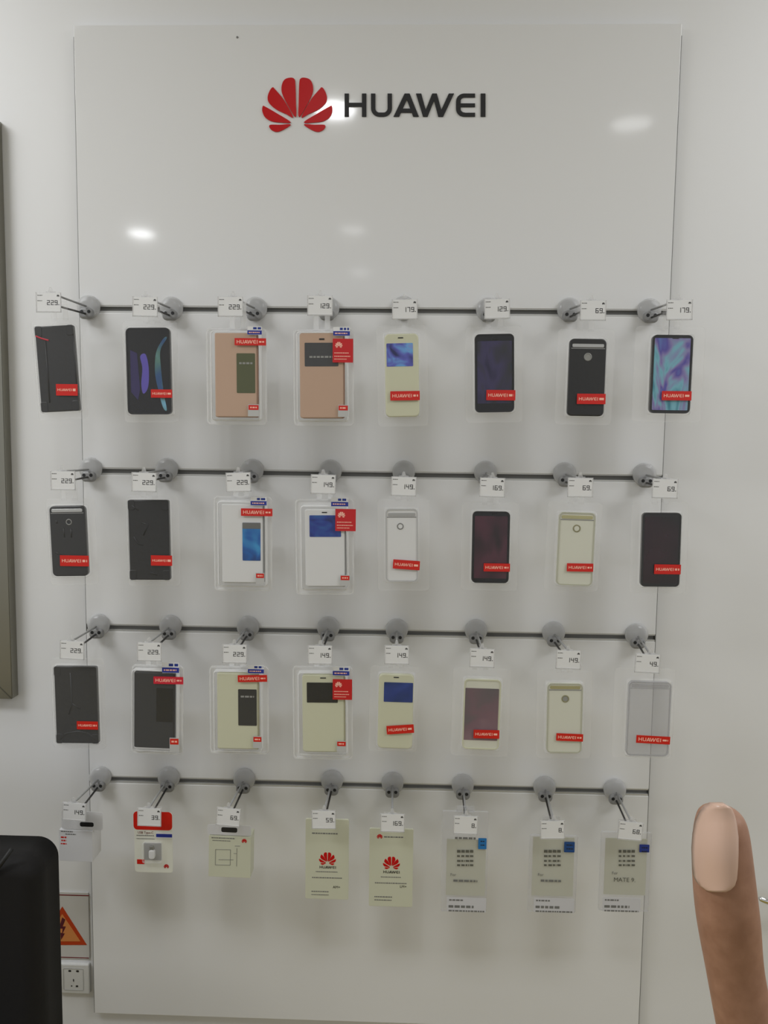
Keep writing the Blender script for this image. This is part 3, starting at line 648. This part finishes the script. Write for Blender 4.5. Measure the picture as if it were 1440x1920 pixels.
for c, label, outer, card, tabr, tm, grid, fr, nm, strip, ang in (
        (5, 'clear film pouch with a bright blue corner tab, tallest of the three pouches', (830, 1521, 912, 1711), (838, 1574, 909, 1681), (897, 1571, 912, 1592), CYANL, (857, 1592, 889, 1625), (846, 1640), (850, 895, 1651), (838, 1682, 911, 1711), 0),
        (6, 'clear film pouch with a deep blue corner tab, middle of the three pouches', (994, 1566, 1079, 1712), (1000, 1570, 1074, 1682), (1058, 1578, 1077, 1598), mat('deep_blue_label', (30, 76, 140), 0.35), (1020, 1592, 1053, 1625), (1010, 1640), (1014, 1052, 1651), (1001, 1683, 1076, 1712), 0),
        (7, 'clear film pouch reading MATE 9, with a navy corner tab', (1128, 1560, 1216, 1710), (1136, 1572, 1210, 1680), (1199, 1583, 1217, 1598), NAVYL, (1160, 1592, 1192, 1623), (1149, 1637), None, (1130, 1682, 1200, 1710), 0)):
    t, o, L, w_, h_ = hung(3, c, 'film_pouch', label, 'film pouch', outer, ang, 0.006, POUCH, 0.003, 'pouch', tabm=POUCH)
    k = rectpart('card', t, L, card, mat('grey_cream_card', (204, 204, 186), 0.5), 0.002, 0.001, 0.001)
    rowlines(t, L, [(grid[0]+(grid[2]-grid[0])*i/4.0, grid[0]+(grid[2]-grid[0])*(i+0.8)/4.0, y, 5.5 if y < grid[1]+8 else 3.6) for y in (grid[1]+4, grid[1]+13, grid[1]+22, grid[1]+30) for i in range(4)], -0.0003, mat('dark_print', (92, 92, 84), 0.5), 'printed_characters')
    q = L(*fr); text('For', 0.0085, GREYINK, t, q[0]+0.004, -0.0003, q[1], 'for_lettering')
    if nm: rowlines(t, L, [(nm[0], nm[1], nm[2], 4)], -0.0003, GREYINK, 'model_line')
    else: q = L(1171, 1650); text('MATE 9.', 0.0125, mat('dark_print', (92, 92, 84)), t, q[0], -0.0003, q[1], 'model_lettering')
    s = rectpart('code_strip', t, L, strip, mat('strip_grey', (200, 200, 204), 0.4), -0.0004, 0.001)
    x0, y0, x1, y1 = strip
    rowlines(s, L, [(x0+4, x0+30, y0+5, 3)], -0.0006)
    rowlines(s, L, [(x0+3, x0+50, y0+17, 5), (x0+3, x1-3, y0+25, 3)], -0.0006, GREYINK, 'bar_print')
    tb = rectpart('corner_tab', t, L, tabr, tm, -0.0009, 0.001)
    rowlines(tb, L, [(tabr[0]+4, tabr[2]-3, tabr[1]+6, 2), (tabr[0]+4, tabr[2]-3, tabr[1]+13, 2)], -0.0011, INK)
    if c == 5:
        rowlines(t, L, [(853, 892, 1571, 4)], -0.0003, GREYINK, 'header_line')

# ------------------------------------------------------------------ picture frame at the edge
FM = mat('brushed_metal', (150, 148, 138), 0.32, 0.9)
y_f = -0.012
br = at(23, 1311, y_f); xr = br.x; zb = br.z; zt_f = 2.10; bw = 0.045; xl = xr-0.62
fr = thing('picture_frame', 'brushed metal picture frame hanging beside the display board', 'picture frame', (xr-0.31, WY, zb))
ox, oz = xr-0.31, zb
Hh = zt_f-zb
for q in ([(0.31, 0), (0.31, Hh), (0.31-bw, Hh-bw), (0.31-bw, bw)], [(-0.31, 0), (-0.31, Hh), (-0.31+bw, Hh-bw), (-0.31+bw, bw)],
          [(-0.309, 0), (0.309, 0), (0.309-bw, bw), (-0.309+bw, bw)], [(-0.309, Hh), (0.309, Hh), (0.309-bw, Hh-bw), (-0.309+bw, Hh-bw)]):
    bm = bmesh.new(); poly(bm, q, y_f-WY, -0.0005)
    bmesh.ops.bevel(bm, geom=bm.edges[:], offset=0.0012, segments=2, affect='EDGES'); new('frame_bar', bm, FM, fr)
bm = bmesh.new(); box(bm, -0.31+bw, 0.31-bw, -0.012, -0.002, bw, Hh-bw); new('poster_sheet', bm, mat('poster_grey', (170, 172, 160), 0.3), fr)

# ------------------------------------------------------------------ warning sign and socket
c0 = at(118, 1735, WY)
k = 1/ (F/ (WY-CAM.y))
ws = thing('warning_sign', 'pale warning plate with orange triangle and dark red border lines', 'sign', (c0.x, WY, c0.z))
P = lambda x, y: ((at(x, y, WY)-c0).x, (at(x, y, WY)-c0).z)
bm = bmesh.new(); (ax, az), (bx, bz) = P(66, 1670), P(169, 1797); slab(bm, bx-ax, az-bz, -0.003, -0.0005, 0.002, 0, (ax+bx)/2, (az+bz)/2); pl = new('plate', bm, mat('sign_white', (196, 194, 190), 0.4), ws)
for y in (1676.5, 1793):
    (ax, az), (bx, bz) = P(67, y-2.3), P(168, y+2.3); bm = bmesh.new(); slab(bm, bx-ax, az-bz, -0.0034, -0.003, 0.0004, 0, (ax+bx)/2, (az+bz)/2); new('border_line', bm, mat('dark_red_line', (110, 24, 36), 0.4), pl)
bm = bmesh.new(); poly(bm, [P(118, 1698), P(164, 1770), P(72, 1770)], -0.0036, -0.003); new('triangle_border', bm, mat('orange_red', (178, 58, 22), 0.4), pl)
bm = bmesh.new(); poly(bm, [P(118, 1712), P(152, 1763), P(84, 1763)], -0.0040, -0.0034); new('triangle_field', bm, mat('orange_field', (206, 132, 74), 0.4), pl)
bm = bmesh.new(); poly(bm, [P(118, 1718), P(124, 1722), P(119, 1735), P(125, 1735), P(119, 1748), P(123, 1748), P(116, 1760), P(115, 1747), P(118, 1747), P(119, 1739), P(112, 1739)], -0.0043, -0.0038); new('bolt_symbol', bm, mat('dark_maroon', (84, 20, 40), 0.4), pl)
sk = at(141, 1831, WY)
so = thing('wall_socket', 'white five-hole wall socket under the warning plate', 'socket', (sk.x, WY, sk.z))
PL = mat('socket_plastic', (205, 205, 202), 0.35)
bm = bmesh.new(); slab(bm, 0.072, 0.072, -0.009, -0.0005, 0.004, 0.003); pt_ = new('cover_plate', bm, PL, so)
bm = bmesh.new(); ringplate(bm, rr(0.046, 0.052, 0.003), rr(0.0445, 0.0505, 0.0025), -0.0098, -0.0088); new('inset_line', bm, mat('socket_shade', (170, 170, 168), 0.4), pt_)
bm = bmesh.new()
for x, z in ((134, 1815.5), (148.5, 1816)):
    q = at(x, z, WY)-sk; slab(bm, 0.0065, 0.0045, -0.0094, -0.0086, 0.002, 0, q.x, q.z)
for x, z, a, b in ((141, 1833, .0022, .006), (137.5, 1843.5, .0028, .0028), (147.5, 1844, .005, .004)):
    q = at(x, z, WY)-sk; slab(bm, a, b, -0.0094, -0.0086, 0.0008, 0, q.x, q.z)
new('pin_hole', bm, INK, pt_)

# ------------------------------------------------------------------ chair
CH = mat('black_upholstery', (30, 29, 29), 0.75, spec=0.2, bump=(220, 0.25, 0.001))
cy = -0.42; tr = at(97, 1582, cy+0.065); cw = 0.54
ch = thing('armchair', 'black upholstered chair with a rounded backrest below the picture frame', 'chair', (tr.x-cw/2, cy, 0))
bm = bmesh.new(); bh = tr.z-0.34
slab(bm, cw, bh, 0.0, 0.09, 0.035, 0.026, 0, 0.34+bh/2, 10); bkr = new('backrest', bm, CH, ch, True)
bkr.modifiers.new('w', 'WEIGHTED_NORMAL')
f0 = at(-40, 1662, cy-0.001); f1 = at(22, 1592, cy-0.001); b0 = Vector((tr.x-cw/2, cy, 0))
bm = bmesh.new(); tube(bm, [f0-b0, (f0*0.5+f1*0.5)-b0+Vector((0.003, 0, -0.003)), f1-b0], 0.0035, 8); new('seam_fold', bm, mat('black_piping', (16, 16, 16), 0.6), bkr, True)
bm = bmesh.new(); slab(bm, cw-0.04, 0.11, -0.46, 0.0, 0.03, 0.03, 0, 0.355, 8); new('seat', bm, CH, ch, True).modifiers.new('w', 'WEIGHTED_NORMAL')
for sx in (-1, 1):
    for yy in (-0.40, 0.03):
        bm = bmesh.new(); tube(bm, [(sx*(cw/2-0.06), yy, 0.345 if yy > 0 else 0.31), (sx*(cw/2-0.06), yy, 0.0)], [0.02, 0.014], 10); new('leg', bm, BLACK, ch, True)

# ------------------------------------------------------------------ chrome rod
r0 = at(1423, 1684, -0.03); r1 = at(1436, 1689, -0.03); r2 = at(1520, 1716, -0.03)
rd = thing('chrome_rod', 'chrome rod end showing behind the raised finger', 'rod', (r2.x, WY, r2.z))
B0 = Vector((r2.x, WY, r2.z))
bm = bmesh.new(); tube(bm, [r0-B0, r0.lerp(r1, .2)-B0, r1-B0, r2-B0], [0.003, 0.0055, 0.0065, 0.0065], 14); new('rod', bm, CHROME, rd, True)
bm = bmesh.new(); lathe_y(bm, [(0.02, -0.0005), (0.02, -0.006), (0.008, -0.010), (0.0065, -0.045)]); new('wall_mount', bm, CHROME, rd, True)

# ------------------------------------------------------------------ the raised hand
def skin_mat():
    m = mat('skin', (178, 138, 114), 0.5, spec=0.35, bump=(700, 0.12, 0.0004)); b = m.node_tree.nodes['Principled BSDF']
    nt = m.node_tree; tc = nt.nodes.new('ShaderNodeTexCoord'); n = nt.nodes.new('ShaderNodeTexNoise'); r = nt.nodes.new('ShaderNodeValToRGB')
    n.inputs['Scale'].default_value = 160; n.inputs['Detail'].default_value = 5
    r.color_ramp.elements[0].position = 0.35; r.color_ramp.elements[0].color = (*lin((156, 115, 92)), 1)
    r.color_ramp.elements[1].position = 0.68; r.color_ramp.elements[1].color = (*lin((172, 130, 106)), 1)
    nt.links.new(tc.outputs['Object'], n.inputs['Vector']); nt.links.new(n.outputs['Fac'], r.inputs['Fac']); nt.links.new(r.outputs['Color'], b.inputs['Base Color'])
    b.inputs['Subsurface Weight'].default_value = 0.08; b.inputs['Subsurface Radius'].default_value = (0.006, 0.003, 0.002)
    return m
SKIN = skin_mat()
HY = CAM.y+0.24                              # a hand's reach in front of the camera
def hp(x, y, d=0.0): return at(x, y, HY+d)
V, Ed, Rd = [], [], []
def joint(p, r, prev=None):
    V.append(p); Rd.append(r)
    if prev is not None: Ed.append((prev, len(V)-1))
    return len(V)-1
wrist = joint(hp(1640, 2640, 0.010), (0.026, 0.019))
palm = joint(hp(1570, 2360, 0.006), (0.034, 0.016), wrist)
fore = joint(hp(1720, 3000, 0.02), (0.030, 0.027), wrist)
joint(hp(1830, 3500, 0.04), (0.036, 0.034), fore)
def chain(pts, base):
    p = base
    for q, r in pts: p = joint(q, r, p)
    return p
# raised finger: knuckle, two joints, tip
chain([(hp(1436, 2130, 0.004), (0.0125, 0.0115)), (hp(1416, 2010, 0.0), (0.0098, 0.0096)), (hp(1398, 1930, 0), (0.0096, 0.0094)), (hp(1374, 1800, 0.0), (0.0098, 0.0092)), (hp(1366, 1735, 0.0), (0.0112, 0.0100)),
       (hp(1358, 1670, 0.0), (0.0116, 0.0098)), (hp(1353, 1600, 0.001), (0.0117, 0.0090)), (hp(1352, 1546, 0.002), (0.0110, 0.0080)), (hp(1352, 1508, 0.0028), (0.0082, 0.0058))], palm)
# the three folded fingers beside it, curling away from the camera and back to the palm
for dx, sc in ((0, 1.0), (112, 0.95), (215, 0.82)):
    chain([(hp(1540+dx, 2120+dx*0.25, 0.004), (0.011*sc, 0.011*sc)), (hp(1494+dx*1.02, 1945+dx*0.5, 0.014), (0.0092*sc, 0.0092*sc)), (hp(1487+dx*1.02, 1866+dx*0.6, 0.026), (0.0088*sc, 0.0088*sc)),
           (hp(1500+dx, 1955+dx*0.5, 0.040), (0.0078*sc, 0.0078*sc)), (hp(1520+dx, 2050+dx*0.4, 0.040), (0.0070*sc, 0.0070*sc)), (hp(1530+dx, 2100+dx*0.35, 0.030), (0.0056*sc, 0.0056*sc))], palm)
# thumb folded across the palm
chain([(hp(1470, 2420, 0.018), (0.014, 0.013)), (hp(1440, 2290, 0.034), (0.0115, 0.0112)), (hp(1480, 2180, 0.046), (0.0104, 0.0098)), (hp(1550, 2120, 0.050), (0.0080, 0.0070))], wrist)
base = hp(1640, 2640, 0.01)
me = bpy.data.meshes.new('person'); me.from_pydata([v-base for v in V], Ed, []); me.materials.append(SKIN)
hd = bpy.data.objects.new('person', me); C.objects.link(hd); hd.location = base
tag(hd, 'hand raised close to the camera with one finger pointing up', 'person')
sk_ = hd.modifiers.new('skin', 'SKIN'); sk_.use_smooth_shade = True
for i, d in enumerate(me.skin_vertices[0].data if me.skin_vertices else []): d.radius = Rd[i]
if not me.skin_vertices:
    bpy.context.view_layer.objects.active = hd; hd.select_set(True)
    bpy.ops.object.mode_set(mode='EDIT'); bpy.ops.object.mode_set(mode='OBJECT')
for i, d in enumerate(me.skin_vertices[0].data): d.radius = Rd[i]; d.use_root = (i == 0)
ss = hd.modifiers.new('sub', 'SUBSURF'); ss.levels = 2; ss.render_levels = 3
# the nail: a curved plate lying on the finger's near face
from mathutils.bvhtree import BVHTree
dg = bpy.context.evaluated_depsgraph_get(); dg.update()
ev = hd.evaluated_get(dg); mh = ev.to_mesh()
bvh = BVHTree.FromPolygons([hd.location+v.co for v in mh.vertices], [list(p.vertices) for p in mh.polygons]); ev.to_mesh_clear()
NL = mat('fingernail', (212, 178, 158), 0.28, spec=0.5)
import numpy as np
A, bb = [], []
for y in range(1530, 1680, 10):
    for k in range(-8, 9):
        t = k/8.0; p = at(1344+38*t, y, HY); h = bvh.ray_cast(CAM, (p-CAM).normalized())[0]
        if h: v = (y-1600)/80.0; A.append([1, t, t*t, v, v*v, v**3, t*v, t*t*v]); bb.append((h-CAM).dot(FWD))
co = np.linalg.lstsq(np.array(A), np.array(bb), rcond=None)[0]
bm = bmesh.new(); rows = []
for y, cxp, hw in ((1673, 1347, 14), (1669, 1346, 24), (1661, 1345, 33), (1648, 1344, 38), (1625, 1344, 40), (1598, 1344, 41), (1570, 1345, 40), (1545, 1346, 36), (1528, 1348, 30), (1517, 1350, 23), (1511, 1350, 13)):
    row = []
    for k in range(-8, 9):
        x = cxp+hw*k/8.0; t = (x-1344)/38.0; v = (max(y, 1535)-1600)/80.0
        z = float(co @ np.array([1, t, t*t, v, v*v, v**3, t*v, t*t*v]))
        d = FWD + RIGHT*((x-720)/F) + UP*((960-y)/F)
        row.append(bm.verts.new(CAM + d*(z-0.0015+0.0004*abs(k/8.0)**4) - base))
    rows.append(row)
for a, b in zip(rows[:-1], rows[1:]):
    for k in range(16): bm.faces.new((a[k], a[k+1], b[k+1], b[k]))
g = bmesh.ops.extrude_face_region(bm, geom=bm.faces[:])
bmesh.ops.translate(bm, vec=FWD*0.0030, verts=[v for v in g['geom'] if isinstance(v, bmesh.types.BMVert)])
new('fingernail', bm, NL, hd, True)
